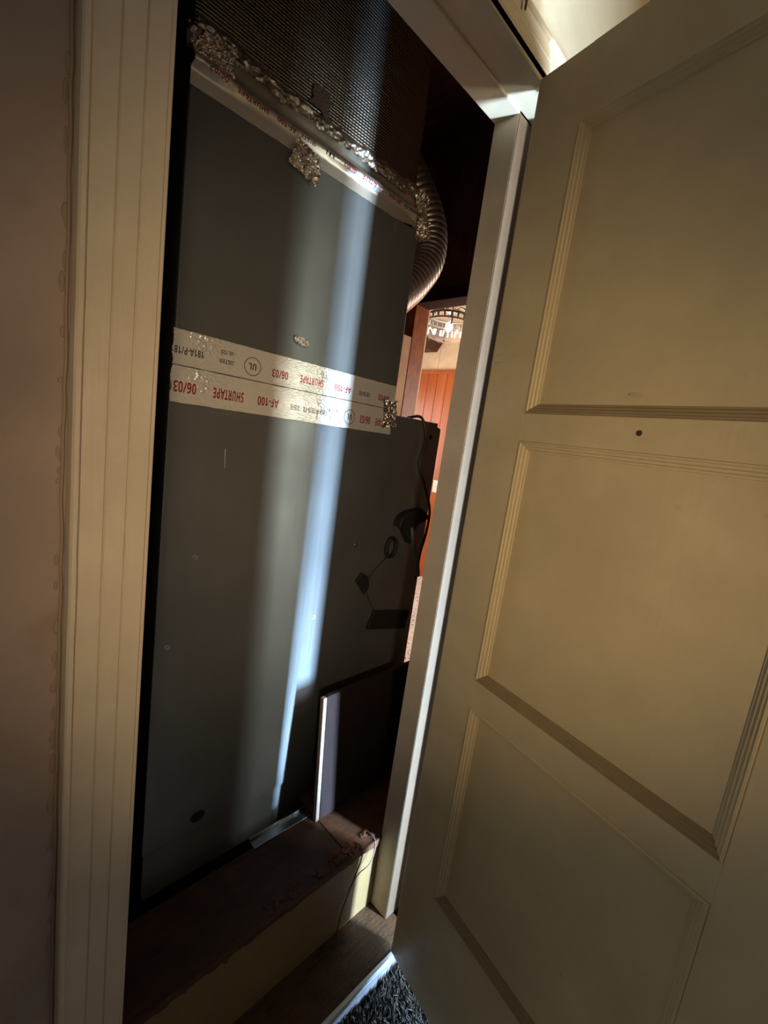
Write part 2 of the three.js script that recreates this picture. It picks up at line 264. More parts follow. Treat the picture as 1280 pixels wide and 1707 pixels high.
// ------------------------------------------------------------------ the open door
{
  const TH = -1.78757; const k = 0.952, W = 0.66, T = 0.043, top = 0.659, bot = -1.226;
  const d = thing('door_1', 'cream three-panel door standing open towards the camera', 'door', [0.7683, 0, -0.507], TH);
  d.userData.kind = 'structure';
  const st = 0.1045, w0 = st, w1 = 0.527;                          // panel field from s = st to w1
  const rows = [[0.079, 0.548], [-0.441, 0.030], [-0.953, -0.499]];   // panel openings
  mesh('stile', box(0, st, bot, top, -T, 0, 0.002), M.door, d);
  mesh('stile', box(w1, W, bot, top, -T, 0, 0.002), M.door, d);
  const ys = [top, rows[0][1], rows[0][0], rows[1][1], rows[1][0], rows[2][1], rows[2][0], bot];
  for (let i = 0; i < 4; i++) mesh('rail', box(w0 - 0.001, w1 + 0.001, ys[2 * i + 1], ys[2 * i], -T + 0.0002, -0.0001, 0.0008), M.door, d);
  const prof = [[0, 0.0006], [0.001, 0.0022], [0.0035, 0.0022], [0.0045, -0.0005], [0.008, -0.001], [0.0095, -0.0045], [0.013, -0.005], [0.0145, -0.0085], [0.0175, -0.009], [0.018, -0.0115]];
  function moulding(len) {   // runs along +x, profile across +y (towards the panel), height +z, mitred ends
    const v = [], idx = [];
    for (const [u, h] of prof) { v.push(u, u, h, len - u, u, h); }
    for (let i = 0; i < prof.length - 1; i++) { const a = 2 * i; idx.push(a, a + 1, a + 2, a + 1, a + 3, a + 2); }
    const b = v.length / 3; v.push(0, 0, -0.02, len, 0, -0.02, 0.018, 0.018, -0.02, len - 0.018, 0.018, -0.02);
    const n = prof.length - 1; idx.push(b, b + 1, 0, b + 1, 1, 0, 2 * n, 2 * n + 1, b + 2, 2 * n + 1, b + 3, b + 2, b + 2, b + 3, b, b + 3, b + 1, b);
    const g = new THREE.BufferGeometry(); g.setAttribute('position', new THREE.Float32BufferAttribute(v, 3)); g.setIndex(idx);
    const q = g.toNonIndexed(); q.computeVertexNormals(); return q;
  }
  for (const [y0, y1] of rows) {
    mesh('panel', box(w0 - 0.004, w1 + 0.004, y0 - 0.004, y1 + 0.004, -0.024, -0.0112, 0.001), M.door, d);
    const lw = w1 - w0, lh = y1 - y0;
    const put = (len, rz, x, y, m) => { const g = moulding(len); g.rotateZ(rz); g.translate(x, y, 0); return mesh('moulding', metric(g), m, d); };
    tag(put(lw, 0, w0, y0, M.doorLedge), 'darker lower moulding ledge');
    put(lw, Math.PI, w1, y1, M.door);              // top
    put(lh, -Math.PI / 2, w0, y1, M.door);         // hinge side
    put(lh, Math.PI / 2, w1, y0, M.door);          // free side
  }
  tag(mesh('back_face', box(0.001, W - 0.001, bot + 0.001, top - 0.001, -T - 0.003, -T + 0.001, 0.001), M.doorBack, d), 'dark room-side face added to cut window bounce');
  const nh = new THREE.CylinderGeometry(0.0035, 0.0045, 0.002, 14); nh.rotateX(Math.PI / 2); nh.translate(0.313, 0.057, 0.0004);
  mesh('nail_hole', nh, M.mark, d);
  const sc = new THREE.SphereGeometry(1, 12, 6); sc.scale(0.012, 0.0035, 0.0006); sc.rotateZ(-0.15); sc.translate(0.290, 0.112, -0.0112);
  mesh('scuff_mark', sc, M.scuff, d);
  const s2 = []; for (const yy of [0.186, 0.172]) { const q = new THREE.SphereGeometry(1, 12, 6); q.scale(0.011, 0.0022, 0.0004); q.translate(0.018, yy, 0); s2.push(q); }
  mesh('scuff_mark', s2, M.scuff, d);
  for (const y of [0.45, -1.0]) { const h = new THREE.CylinderGeometry(0.006, 0.006, 0.075, 12); h.translate(-0.007, y, -T - 0.004); mesh('hinge', [h, box(-0.0015, 0.0005, y - 0.037, y + 0.037, -T, -0.006, 0.0004)], M.trim, d); }
  const kp = [[0.0, 0.062], [0.014, 0.061], [0.024, 0.054], [0.027, 0.045], [0.022, 0.035], [0.011, 0.029], [0.010, 0.010], [0.026, 0.006], [0.028, 0.0]].map(p => new THREE.Vector2(...p));
  const kg = new THREE.LatheGeometry(kp, 24); kg.rotateX(Math.PI / 2); kg.translate(W - 0.055, -0.02, 0); mesh('knob', kg, M.knob, d);
}
// ------------------------------------------------------------------ furnace
function tapeTexture(rows, w, h) {     // rows: [{y, items:[{t, x0, x1, size, col}]}] in 0..1, texts upside down
  const c = document.createElement('canvas'); c.width = w; c.height = h; const g = c.getContext('2d');
  g.fillStyle = '#e6ded2'; g.fillRect(0, 0, w, h);
  for (const it of rows) {
    g.save(); g.translate(((it.x0 + it.x1) / 2) * w, it.y * h); g.rotate(Math.PI + (it.tilt || 0));
    g.fillStyle = it.col; g.strokeStyle = it.col; g.font = `bold ${Math.round(it.size * h)}px sans-serif`; g.textAlign = 'center'; g.textBaseline = 'middle';
    if (it.ring) { g.lineWidth = h * 0.022; g.beginPath(); g.ellipse(0, 0, it.size * h * 0.95, it.size * h * 0.95, 0, 0, Math.PI * 2); g.stroke(); }
    const mw = g.measureText(it.t).width || 1; const want = Math.abs(it.x1 - it.x0) * w; g.scale(it.ring ? 0.8 : want / mw, 1);
    g.fillText(it.t, 0, 0); g.restore();
  }
  const t = new THREE.CanvasTexture(c); t.colorSpace = THREE.SRGBColorSpace; t.anisotropy = 8; return t;
}
const RED = '#a3262a', INK = '#4b4240';
const wrap = (X0, X1) => (x) => (x - X0) / (X1 - X0);
function crumpledSheet(w, h, nx, ny, amp, f, seed, edge = 0.1, ridge = true) {   // sheet in xy, centred, bulging to +z
  const g = new THREE.PlaneGeometry(w, h, nx, ny), p = g.attributes.position;
  for (let i = 0; i < p.count; i++) {
    const x = p.getX(i), y = p.getY(i), u = x / w, v = y / h;
    const r = ridge ? Math.abs(fbm(x * f, y * f, seed, 4)) * 1.8 : fbm(x * f, y * f, seed, 4);
    p.setZ(i, amp * (0.25 + r));
    const e = Math.max(Math.abs(u), Math.abs(v)) * 2; const k = 1 + edge * ss(0.5, 1, e) * fbm(x * f * 0.8 + 9, y * f * 0.8, seed + 3, 3) * 2;
    p.setX(i, x * k); p.setY(i, y * k);
  }
  const q = g.toNonIndexed(); q.computeVertexNormals(); return q;
}
{
  const f = thing('furnace', 'tall grey sheet-metal furnace cabinet with printed foil tape across its middle', 'furnace', [0.6, -1.10, -1.2]);
  const O = f.position, loc = g => { g.translate(-O.x, -O.y, -O.z); return g; };
  const part = (n, g, m, parent = f) => mesh(n, loc(Array.isArray(g) ? join(g) : g), m, parent);
  const XR = 0.896, XW = 1.116;
  // lower cabinet: a folded front with a notch and a cable hole near its top right corner
  {
    const s = new THREE.Shape(); s.moveTo(0.31, -0.972); s.lineTo(XW, -0.972); s.lineTo(XW, 0.050); s.lineTo(1.098, 0.056); s.lineTo(1.098, 0.066); s.lineTo(0.31, 0.066); s.closePath();
    const h = new THREE.Path(); h.absarc(1.074, 0.024, 0.0075, 0, Math.PI * 2, true); s.holes.push(h);
    const g = new THREE.ExtrudeGeometry(s, { depth: 0.0015, bevelEnabled: true, bevelSize: 0.002, bevelThickness: 0.002, bevelSegments: 3 }); g.translate(0, 0, ZF - 0.0035);
    part('lower_panel', metric(g), M.steel);
    part('cabinet_side', [box(0.312, 0.318, -1.09, 0.064, -1.45, ZF - 0.004, 0.001), box(1.108, 1.113, -1.09, 0.048, -1.45, ZF - 0.004, 0.001), box(0.312, 1.113, -1.09, 0.048, -1.455, -1.45, 0.001), box(0.312, 1.10, 0.056, 0.062, -1.45, ZF - 0.004, 0.001)], M.steel);
  }
  part('upper_panel', box(0.311, XR, 0.02, 0.536, -1.40, ZF + 0.001, 0.004), M.steelUpper);
  part('base_rail', box(0.314, 1.11, -1.10, -0.968, -1.44, ZF - 0.004, 0.003), M.steel);
  // screws
  const sp = [[0.379, -0.293], [0.519, -0.488], [0.704, -0.489], [0.334, -0.482], [0.822, -0.299]];
  for (const [x, y] of sp) {
    const hd = new THREE.CylinderGeometry(0.0032, 0.0042, 0.003, 6); hd.rotateX(Math.PI / 2); const ws = new THREE.CylinderGeometry(0.0055, 0.0055, 0.0012, 18); ws.rotateX(Math.PI / 2); hd.translate(0, 0, 0.002);
    const q = join([hd, ws]); q.translate(x, y, ZF + 0.0008); part('screw', q, M.screw);
  }
  { const c = new THREE.CylinderGeometry(0.017, 0.017, 0.002, 26); c.rotateX(Math.PI / 2); c.scale(1, 0.8, 1); c.translate(0.428, -0.938, ZF + 0.0003); part('hole_plug', c, M.black); }
  { const c = box(-0.0006, 0.0006, -0.02, 0.02, -0.0005, 0.0005, 0.0003); c.rotateZ(0.04); c.translate(0.425, -0.086, ZF); part('scratch', c, M.screw); }
  // two strips of printed foil tape over the seam between the panels
  const X0 = 0.309, X1 = 0.893, nx = wrap(X0, X1);
  const top = [
    { t: '181A-P/181', x0: nx(0.305), x1: nx(0.366), y: 0.58, size: 0.30, col: INK }, { t: 'UL 723', x0: nx(0.398), x1: nx(0.424), y: 0.34, size: 0.16, col: INK }, { t: 'LISTED', x0: nx(0.396), x1: nx(0.426), y: 0.62, size: 0.18, col: INK },
    { t: 'UL', x0: nx(0.452), x1: nx(0.482), y: 0.58, size: 0.30, col: INK, ring: true }, { t: '06/03', x0: nx(0.512), x1: nx(0.553), y: 0.62, size: 0.36, col: RED }, { t: 'SHURTAPE', x0: nx(0.583), x1: nx(0.650), y: 0.60, size: 0.36, col: RED },
    { t: 'AF-100', x0: nx(0.682), x1: nx(0.735), y: 0.62, size: 0.34, col: RED }, { t: '181B-FX', x0: nx(0.762), x1: nx(0.80), y: 0.62, size: 0.26, col: INK }, { t: '06/03', x0: nx(0.83), x1: nx(0.87), y: 0.62, size: 0.34, col: RED }];
  const low = [
    { t: '06/03', x0: nx(0.313), x1: nx(0.356), y: 0.56, size: 0.42, col: RED }, { t: 'SHURTAPE', x0: nx(0.388), x1: nx(0.453), y: 0.56, size: 0.42, col: RED }, { t: 'AF-100', x0: nx(0.484), x1: nx(0.535), y: 0.56, size: 0.38, col: RED },
    { t: '181B-FX', x0: nx(0.566), x1: nx(0.592), y: 0.58, size: 0.26, col: INK }, { t: '181A-P/181B-FX', x0: nx(0.60), x1: nx(0.668), y: 0.58, size: 0.26, col: INK }, { t: 'LISTED', x0: nx(0.675), x1: nx(0.70), y: 0.72, size: 0.16, col: INK }, { t: '181A-P', x0: nx(0.672), x1: nx(0.705), y: 0.45, size: 0.16, col: INK },
    { t: 'UL', x0: nx(0.73), x1: nx(0.75), y: 0.58, size: 0.28, col: INK, ring: true }, { t: '06/03', x0: nx(0.775), x1: nx(0.812), y: 0.58, size: 0.40, col: RED }, { t: 'SHURTAPE', x0: nx(0.83), x1: nx(0.885), y: 0.58, size: 0.40, col: RED }];
  function tapeStrip(y0, y1, list, seed, lift) {
    const w = X1 - X0, h = y1 - y0, map = tapeTexture(list, 2048, 224);
    const g = new THREE.PlaneGeometry(w, h, 420, 44), p = g.attributes.position;
    const wr = [[-0.245, 0.6], [-0.235, 0.4], [-0.19, -0.1], [0.06, 0.3], [0.10, -0.3], [0.27, 0.1]];
    for (let i = 0; i < p.count; i++) {
      const x = p.getX(i), y = p.getY(i); let k = 0.10;
      for (const [cx, cy] of wr) k += 0.9 * Math.exp(-(((x - cx) / 0.022) ** 2) - (((y / h - cy * 0.5) / 0.45) ** 2));
      const e = ss(0.30, 0.5, Math.abs(y / h));
      const z = 0.0004 + k * (0.0042 * Math.abs(fbm(x * 85, y * 85, seed, 4)) + 0.0012 * fbm(x * 210, y * 210, seed, 2)) + 0.0004 * e * Math.abs(fbm(x * 60, y * 30, seed + 2, 3));
      p.setZ(i, z + lift);
      if (Math.abs(y) > h / 2 - 1e-5) p.setY(i, y + 0.0012 * fbm(x * 50, seed, 1, 3));
      if (Math.abs(x) > w / 2 - 1e-5) p.setX(i, x + 0.006 * fbm(y * 70, seed, 3, 3));
    }
    g.computeVertexNormals();
    g.translate((X0 + X1) / 2, (y0 + y1) / 2, ZF + 0.0025);
    const m = std({ map, roughness: 0.25, metalness: 0.38, bumpMap: rep(M.foilBump, 2, 1), bumpScale: 0.0012, side: THREE.DoubleSide });
    const o = part('foil_tape', g, m); return o;
  }
  tag(tapeStrip(0.081, 0.143, top, 3, 0), 'upper strip of shiny foil tape with inverted red print');
  tag(tapeStrip(0.013, 0.079, low, 8, 0.0004), 'lower strip of shiny foil tape with inverted red print');
  // crumpled end of the tape at the right edge and small scraps
  const scrap = (x, y, z, w, h, amp, f, seed, rz = 0, n = 34) => { const g = crumpledSheet(w, h, n, n, amp, f, seed, 0.25); g.rotateZ(rz); g.translate(x, y, z); return part('foil_scrap', g, M.foilCrumple); };
  scrap(0.878, 0.068, ZF + 0.004, 0.05, 0.07, 0.008, 60, 4, 0.1);
  scrap(0.578, 0.183, ZF + 0.0015, 0.036, 0.017, 0.005, 80, 9, -0.15);
  // top seam: flat flange tape, then a folded band that runs back under the insulation
  {
    const NX = 300, prof = [[0.530, 0.0030], [0.540, 0.0034], [0.549, 0.0036], [0.556, 0.0040], [0.5595, 0.0065], [0.565, 0.0085], [0.572, 0.0065], [0.579, -0.002], [0.586, -0.014], [0.595, -0.023], [0.606, -0.024], [0.622, -0.0235]];
    const v = [], idx = [], uv = [];
    for (let i = 0; i <= NX; i++) for (let j = 0; j < prof.length; j++) {
      const x = 0.311 + (0.902 - 0.311) * i / NX, [y, z] = prof[j]; const k = (j < 4 ? 0.08 : j < 8 ? 1 : 0.35) * (0.45 + 0.75 * ss(0.45, 0.30, x) + 0.3 * ss(0.75, 0.9, x));
      const bulge = j >= 4 && j < 9 ? 0.008 * ss(0.45, 0.75, x) : 0; const left = j >= 4 && j < 9 ? ss(0.42, 0.33, x) * 0.012 : 0;
      v.push(x, y + k * 0.006 * fbm(x * 22, j * 0.6, 2, 3) + (j === 0 ? 0.001 * fbm(x * 60, 3, 3) : 0) + 0.012 * ss(0.80, 0.9, x) * (j === 0 ? 1 : 0), ZF + z + bulge + left + k * 0.009 * Math.abs(fbm(x * 40, y * 60, 5, 3)) + k * 0.0025 * fbm(x * 120, y * 120, 6, 2));
      uv.push(i / NX, j / (prof.length - 1) * 1.35 - 0.02);
    }
    const w = prof.length; for (let i = 0; i < NX; i++) for (let j = 0; j < w - 1; j++) { const a = i * w + j; idx.push(a, a + w, a + 1, a + w, a + w + 1, a + 1); }
    const g = new THREE.BufferGeometry(); g.setAttribute('position', new THREE.Float32BufferAttribute(v, 3)); g.setAttribute('uv', new THREE.Float32BufferAttribute(uv, 2)); g.setIndex(idx); g.computeVertexNormals();
    const it = []; const seq = [['06/03', .04, .10], ['SHURTAPE', .13, .24], ['AF-100', .27, .34], ['181B-FX', .36, .42], ['UL', .45, .50], ['06/03', .54, .60], ['SHURTAPE', .63, .74], ['AF-100', .77, .84], ['181B-FX', .86, .94]];
    for (const [t, a, b] of seq) it.push({ t, x0: a, x1: b, y: 0.46, size: 0.22, col: t[0] === '1' || t === 'UL' ? INK : RED });
    const m = std({ map: tapeTexture(it, 2048, 256), roughness: 0.40, metalness: 0.8, side: THREE.DoubleSide });
    tag(part('seam_tape', g, m), 'foil tape folded over the top seam with faint red print');
  }
  scrap(0.539, 0.522, ZF + 0.006, 0.066, 0.052, 0.014, 46, 14, -0.25, 44);
  { const g = crumpledSheet(0.05, 0.10, 30, 50, 0.018, 40, 22, 0.4); g.rotateZ(0.25); g.translate(0.892, 0.565, ZF + 0.004); part('foil_scrap', g, M.foilCrumple); }
  scrap(0.345, 0.590, ZF + 0.004, 0.075, 0.05, 0.014, 48, 31, 0.1, 40);
  { const g = box(-0.0012, 0.0012, -0.012, 0.012, -0.001, 0.001, 0.0005); g.rotateZ(0.1); g.translate(0.812, 0.515, ZF + 0.003); part('foil_scrap', g, M.foilCrumple); }
}
// insulated plenum above the furnace
{
  const t = thing('insulated_duct', 'foil-faced insulated duct plenum rising above the furnace', 'duct', [0.6, 0.56, -1.15]); const O = t.position, part = (n, g, m) => mesh(n, (g.translate(-O.x, -O.y, -O.z), g), m, t);
  { const g = new RoundedBoxGeometry(0.585, 0.84, 0.47, 6, 0.022); const p = g.attributes.position;
    g.translate(0.603, 1.032, -1.133); part('foil_facing', metric(g), M.facing); }
  // ragged, crumpled hem of the facing along the seam
  { const NX = 340, NY = 22, g = new THREE.PlaneGeometry(0.57, 1, NX, NY), p = g.attributes.position;
    for (let i = 0; i < p.count; i++) { const x = p.getX(i), v = p.getY(i) + 0.5, t = x / 0.57 + 0.5;
      const lo = 0.606 + 0.012 * ss(0.30, 0.05, t) + 0.009 * fbm(x * 26, 2, 5, 4), hi = lo + 0.034 + 0.012 * fbm(x * 12, 5, 9, 3) + 0.006 * fbm(x * 45, 7, 2, 3);
      const y = lo + (hi - lo) * v, k = 1 - ss(0.5, 1, v);
      p.setY(i, y); p.setZ(i, 0.003 + k * (0.012 * Math.abs(fbm(x * 34, y * 40, 3, 3)) * 1.7 + 0.007) + 0.004 * Math.abs(fbm(x * 70, y * 75, 4, 2)) * (0.4 + k) + 0.003 * fbm(x * 9, 1, 7)); }
    g.computeVertexNormals(); g.translate(0.607, 0, -0.900); part('crumpled_hem', g, M.foilHem); }
  { const g = crumpledSheet(0.052, 0.042, 26, 26, 0.004, 50, 17, 0.5); g.rotateZ(-0.2); g.translate(0.578, 0.660, -0.8965); const o = part('torn_patch', g, M.tear); o.userData.label = 'dark torn patch in the foil'; }
}
// ribbed flexible duct
{
  const t = thing('flexible_duct', 'ribbed grey flexible duct curving up behind the furnace', 'duct');
  const cv = new THREE.CatmullRomCurve3([[1.02, 0.36, -1.18], [1.13, 0.47, -1.19], [1.245, 0.575, -1.21], [1.325, 0.68, -1.23], [1.345, 0.80, -1.26], [1.29, 0.95, -1.32], [1.2, 1.1, -1.40]].map(p => new THREE.Vector3(...p)));
  const N = 620, K = 36, g = new THREE.TubeGeometry(cv, N, 0.062, K, false), p = g.attributes.position, c = new THREE.Vector3();
  for (let i = 0; i <= N; i++) { cv.getPointAt(i / N, c); for (let j = 0; j <= K; j++) { const q = i * (K + 1) + j; const ph = (i / N) * 40 - j / K; const s = 1 + 0.075 * Math.pow(Math.abs(Math.sin(ph * Math.PI)), 0.6) - 0.05; p.setXYZ(q, c.x + (p.getX(q) - c.x) * s, c.y + (p.getY(q) - c.y) * s, c.z + (p.getZ(q) - c.z) * s); } }
  g.computeVertexNormals();
  mesh('ribbed_sleeve', g, M.flex, t);
  const cg = new THREE.TorusGeometry(0.064, 0.004, 8, 36); cg.lookAt(cv.getTangentAt(0.02)); cg.translate(1.03, 0.37, -1.18); mesh('clamp_band', cg, M.nickel, t);
}
// cords and small fittings on the right of the furnace, plus a modelled shadow
tag(mesh('power_cord', tube([[1.014, 0.072, -0.93], [1.016, 0.076, -0.880], [1.030, 0.035, -0.866], [1.036, 0.0, -0.866], [1.024, -0.06, -0.866], [1.060, -0.125, -0.862], [1.094, -0.20, -0.856], [1.090, -0.275, -0.853], [1.073, -0.335, -0.850], [1.070, -0.42, -0.850]], 0.0042, 120, 8), M.cord), 'dark power cord hanging over the top right corner of the grey furnace', 'cord');
{
  const t = thing('cable_plug', 'black plug with a thick grey cable and its ring shadow built as a tube', 'plug', [1.0, -0.25, -0.866]); const O = t.position, part = (n, g, m) => mesh(n, (g.translate(-O.x, -O.y, -O.z), g), m, t);
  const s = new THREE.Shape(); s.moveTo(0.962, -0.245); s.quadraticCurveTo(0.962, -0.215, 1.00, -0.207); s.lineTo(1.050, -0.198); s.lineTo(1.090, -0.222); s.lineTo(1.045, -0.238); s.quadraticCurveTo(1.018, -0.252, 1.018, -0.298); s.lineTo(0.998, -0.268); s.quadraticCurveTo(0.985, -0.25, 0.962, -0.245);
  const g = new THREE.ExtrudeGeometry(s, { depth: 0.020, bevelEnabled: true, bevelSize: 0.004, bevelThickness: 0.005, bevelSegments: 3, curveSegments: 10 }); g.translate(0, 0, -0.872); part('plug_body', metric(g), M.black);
  part('cable', tube([[1.012, -0.250, -0.852], [1.030, -0.300, -0.848], [1.055, -0.355, -0.846], [1.075, -0.41, -0.848]], 0.008, 40, 10), M.cordGrey);
  const loop = []; for (let i = 0; i <= 24; i++) { const a = i / 24 * Math.PI * 2 + 1.4; loop.push([0.958 + 0.020 * Math.cos(a), -0.315 + 0.028 * Math.sin(a), -0.870]); }  // ring-shaped shadow on the panel, built as a black tube
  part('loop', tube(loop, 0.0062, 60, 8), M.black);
}
{
  const t = thing('thin_wire', 'thin dark wire running down to a small flat black shape', 'wire', [0.9, -0.4, -0.875]); const O = t.position, part = (n, g, m) => mesh(n, (g.translate(-O.x, -O.y, -O.z), g), m, t);
  part('wire', tube([[0.955, -0.340, -0.874], [0.925, -0.365, -0.875], [0.895, -0.395, -0.876], [0.882, -0.425, -0.876], [0.898, -0.470, -0.876], [0.925, -0.505, -0.876]], 0.0016, 60, 6), M.cord);
  const s = new THREE.Shape(); s.moveTo(0.838, -0.405); s.lineTo(0.855, -0.385); s.lineTo(0.880, -0.400); s.lineTo(0.886, -0.430); s.lineTo(0.872, -0.446); s.lineTo(0.857, -0.428); s.closePath();  // flat black diamond filling the dark mark on the panel
  part('clip', metric(new THREE.ExtrudeGeometry(s, { depth: 0.007, bevelEnabled: true, bevelSize: 0.002, bevelThickness: 0.002, bevelSegments: 2 }).translate(0, 0, -0.878)), M.black);
}
{
  const s = new THREE.Shape(); s.moveTo(0.905, -0.562); s.lineTo(0.925, -0.512); s.lineTo(1.085, -0.540); s.lineTo(1.075, -0.596); s.closePath();  // flat black rectangle filling the dark patch low on the panel
  tag(mesh('flat_plate', metric(new THREE.ExtrudeGeometry(s, { depth: 0.006, bevelEnabled: true, bevelSize: 0.002, bevelThickness: 0.002, bevelSegments: 2 }).translate(0, 0, -0.8755)), M.black), 'flat black rectangle low on the right of the furnace', 'plate');
}
// loose board leaning in front of the furnace
{
  const t = thing('loose_board', 'dark red-brown board leaning upright on the platform before the furnace', 'board', [0.706, PLAT, -0.775]);
  const g = box(0.012, 0.46, 0.0, 0.352, -0.008, 0.006, 0.002); mesh('board_face', g, M.board, t);
  const e = box(0, 0.0118, 0.0, 0.350, -0.008, 0.0055, 0.002); const m = mesh('lit_raw_edge', e, M.boardEdge, t); m.userData.label = 'pale raw edge with the light strip put into its colour';
  t.rotation.set(-0.085, 0.02, 0.0);
}
// wires hanging down over the riser
{
  tag(mesh('hanging_wire', tube([[0.752, PLAT + 0.003, -0.660], [0.754, PLAT + 0.003, -0.634], [0.749, -1.056, -0.628], [0.738, -1.087, -0.628], [0.722, -1.13, -0.628], [0.704, -1.18, -0.628], [0.695, -1.2515, -0.626]], 0.0016, 90, 6), M.cord), 'thin black wire hanging down the riser to the sill', 'wire');
  tag(mesh('looped_wire', tube([[0.800, PLAT + 0.002, -0.665], [0.799, PLAT + 0.002, -0.634], [0.794, -1.052, -0.624], [0.775, -1.078, -0.620], [0.745, -1.092, -0.625], [0.722, -1.125, -0.630], [0.690, -1.165, -0.632]], 0.0012, 90, 6), M.cordGrey), 'thin pale brown wire looping off the platform edge beside the jamb', 'wire');
}
// ------------------------------------------------------------------ doorway at the rear of the closet
{
  const t = sgroup('trim_5', 'red-brown wooden door frame between closet and bright room', 'door frame');
  mesh('post', box(1.702, 1.805, FLOOR, 0.70, -1.660, -1.612, 0.004), M.post, t);
  mesh('post', box(1.684, 1.815, FLOOR, 0.70, -0.85, -0.77, 0.004), M.post, t);
  mesh('header', box(1.690, 1.80, 0.672, 0.728, -1.62, -0.76, 0.004), M.header, t);
  mesh('lintel_strip', box(1.79, 1.84, 0.690, 0.745, -1.60, -0.78, 0.003), M.farCream, t);
}
// ------------------------------------------------------------------ the bright room beyond
{
  struct('floor_far', box(1.70, 3.6, FLOOR - 0.2, FLOOR, -3.8, -0.50, 0), M.vinyl, 'pale speckled floor of the bright room', 'floor');
  struct('ceiling_far', box(1.8, 3.6, 1.16, 1.26, -3.8, -0.50, 0), M.farCream, 'cream ceiling of the bright room', 'ceiling');
  struct('wall_far_near', box(1.8, 3.6, FLOOR, 1.16, -0.60, -0.50, 0), M.farCream, 'cream wall on the near side of the bright room', 'wall');
  const s = new THREE.Shape(); s.moveTo(1.8, FLOOR); s.lineTo(3.6, FLOOR); s.lineTo(3.6, 1.16); s.lineTo(1.8, 1.16); s.closePath();
  const h = new THREE.Path(); h.moveTo(2.2, -0.48); h.lineTo(2.2, 0.52); h.lineTo(3.04, 0.52); h.lineTo(3.04, -0.48); h.closePath(); s.holes.push(h);
  const g = new THREE.ExtrudeGeometry(s, { depth: 0.1, bevelEnabled: false }); g.translate(0, 0, -3.8);
  struct('wall_far_rear', metric(g), M.farCream, 'cream rear wall of the bright room around its window', 'wall');
  struct('wall_far_left', box(1.806, 1.83, FLOOR, 1.16, -3.8, -1.63, 0), M.farCream, 'cream wall of the bright room backing the closet', 'wall');
  const w = sgroup('window_2', 'bright window of the room beyond the closet', 'window');
  const pane = std({ color: C(0.9, 0.9, 0.9), emissive: C(1.0, 0.93, 0.82), emissiveIntensity: 4, roughness: 0.3 });
  mesh('window_pane', box(2.2, 3.04, -0.48, 0.52, -3.72, -3.71, 0), pane, w);
  mesh('window_frame', [box(2.16, 2.21, -0.52, 0.56, -3.71, -3.68), box(3.03, 3.08, -0.52, 0.56, -3.71, -3.68), box(2.16, 3.08, 0.51, 0.56, -3.71, -3.68), box(2.16, 3.08, -0.52, -0.47, -3.71, -3.66), box(2.605, 2.635, -0.48, 0.52, -3.709, -3.685)], M.white, w);
  const w3 = sgroup('window_3', 'second bright window added on the near side of the room beyond', 'window');  // unseen window added to brighten the post and planks
  mesh('window_pane', box(2.3, 3.2, -0.45, 0.45, -0.622, -0.614, 0), std({ color: C(0.9, 0.9, 0.9), emissive: C(1.0, 0.88, 0.72), emissiveIntensity: 3, roughness: 0.3 }), w3);
  mesh('window_frame', [box(2.25, 2.31, -0.5, 0.5, -0.634, -0.602), box(3.19, 3.25, -0.5, 0.5, -0.634, -0.602), box(2.25, 3.25, 0.44, 0.5, -0.634, -0.602), box(2.25, 3.25, -0.5, -0.44, -0.634, -0.602)], M.white, w3);
  // far wall: cream boards above, orange planks below, a rail between
  const wf = sgroup('wall_far_right', 'wall of upright orange-brown planks under a cream upper part', 'wall');
  mesh('backing', box(3.49, 3.6, FLOOR, 1.16, -3.8, -0.5, 0), M.closet, wf);
  const pw = 0.118; let z = -3.70, i = 0; const pg = [0, 1, 2].map(k => { const b = new RoundedBoxGeometry(0.018, 0.705 - FLOOR, pw - 0.004, 2, 0.003); const p = b.attributes.position, u = new Float32Array(p.count * 2); for (let q = 0; q < p.count; q++) { u[q * 2] = p.getZ(q) * 6 + k * 0.37; u[q * 2 + 1] = p.getY(q) * 0.45 + k * 0.29; } b.setAttribute('uv', new THREE.BufferAttribute(u, 2)); return b; });
  while (z < -0.65) { const o = mesh('plank', pg[i % 3], M.plank[(i * 2 + (i >> 1)) % 3], wf); o.position.set(3.481, (0.705 + FLOOR) / 2, z + pw / 2); z += pw; i++; }
  for (let k = 0; k < 8; k++) mesh('upper_board', box(3.474, 3.49, 0.70, 1.16, -3.70 + k * 0.405, -3.70 + k * 0.405 + 0.402, 0.002), M.farCream, wf);
  mesh('rail', [box(3.458, 3.49, 0.690, 0.712, -3.70, -0.61, 0.003), box(3.450, 3.49, 0.712, 0.724, -3.70, -0.61, 0.003)], M.rail, wf);
  mesh('baseboard', box(3.462, 3.475, FLOOR, FLOOR + 0.11, -3.70, -0.61, 0.003), M.rail, wf);
  const sw = sgroup('light_switch', 'small white switch plate on the orange planks', 'light switch'); delete sw.userData.kind;
  mesh('plate', box(3.464, 3.471, -0.45, -0.33, -2.72, -2.645, 0.003), M.white, sw); mesh('toggle', box(3.456, 3.466, -0.40, -0.38, -2.688, -2.678, 0.002), M.white, sw);
}
{ // brown angled block for the dark patch high on the far wall
  const s = new THREE.Shape(); s.moveTo(-3.22, 0.895); s.lineTo(-2.935, 0.895); s.lineTo(-2.86, 1.0); s.lineTo(-2.86, 1.16); s.lineTo(-3.22, 1.16); s.closePath();
  const g = new THREE.ExtrudeGeometry(s, { depth: 0.12, bevelEnabled: true, bevelSize: 0.003, bevelThickness: 0.003, bevelSegments: 2 }); g.rotateY(-Math.PI / 2); g.translate(3.47, 0, 0);
  tag(mesh('corner_block', metric(g), M.soffit), 'brown angled block under the ceiling behind the glass lamp', 'soffit', null, 'structure');
}
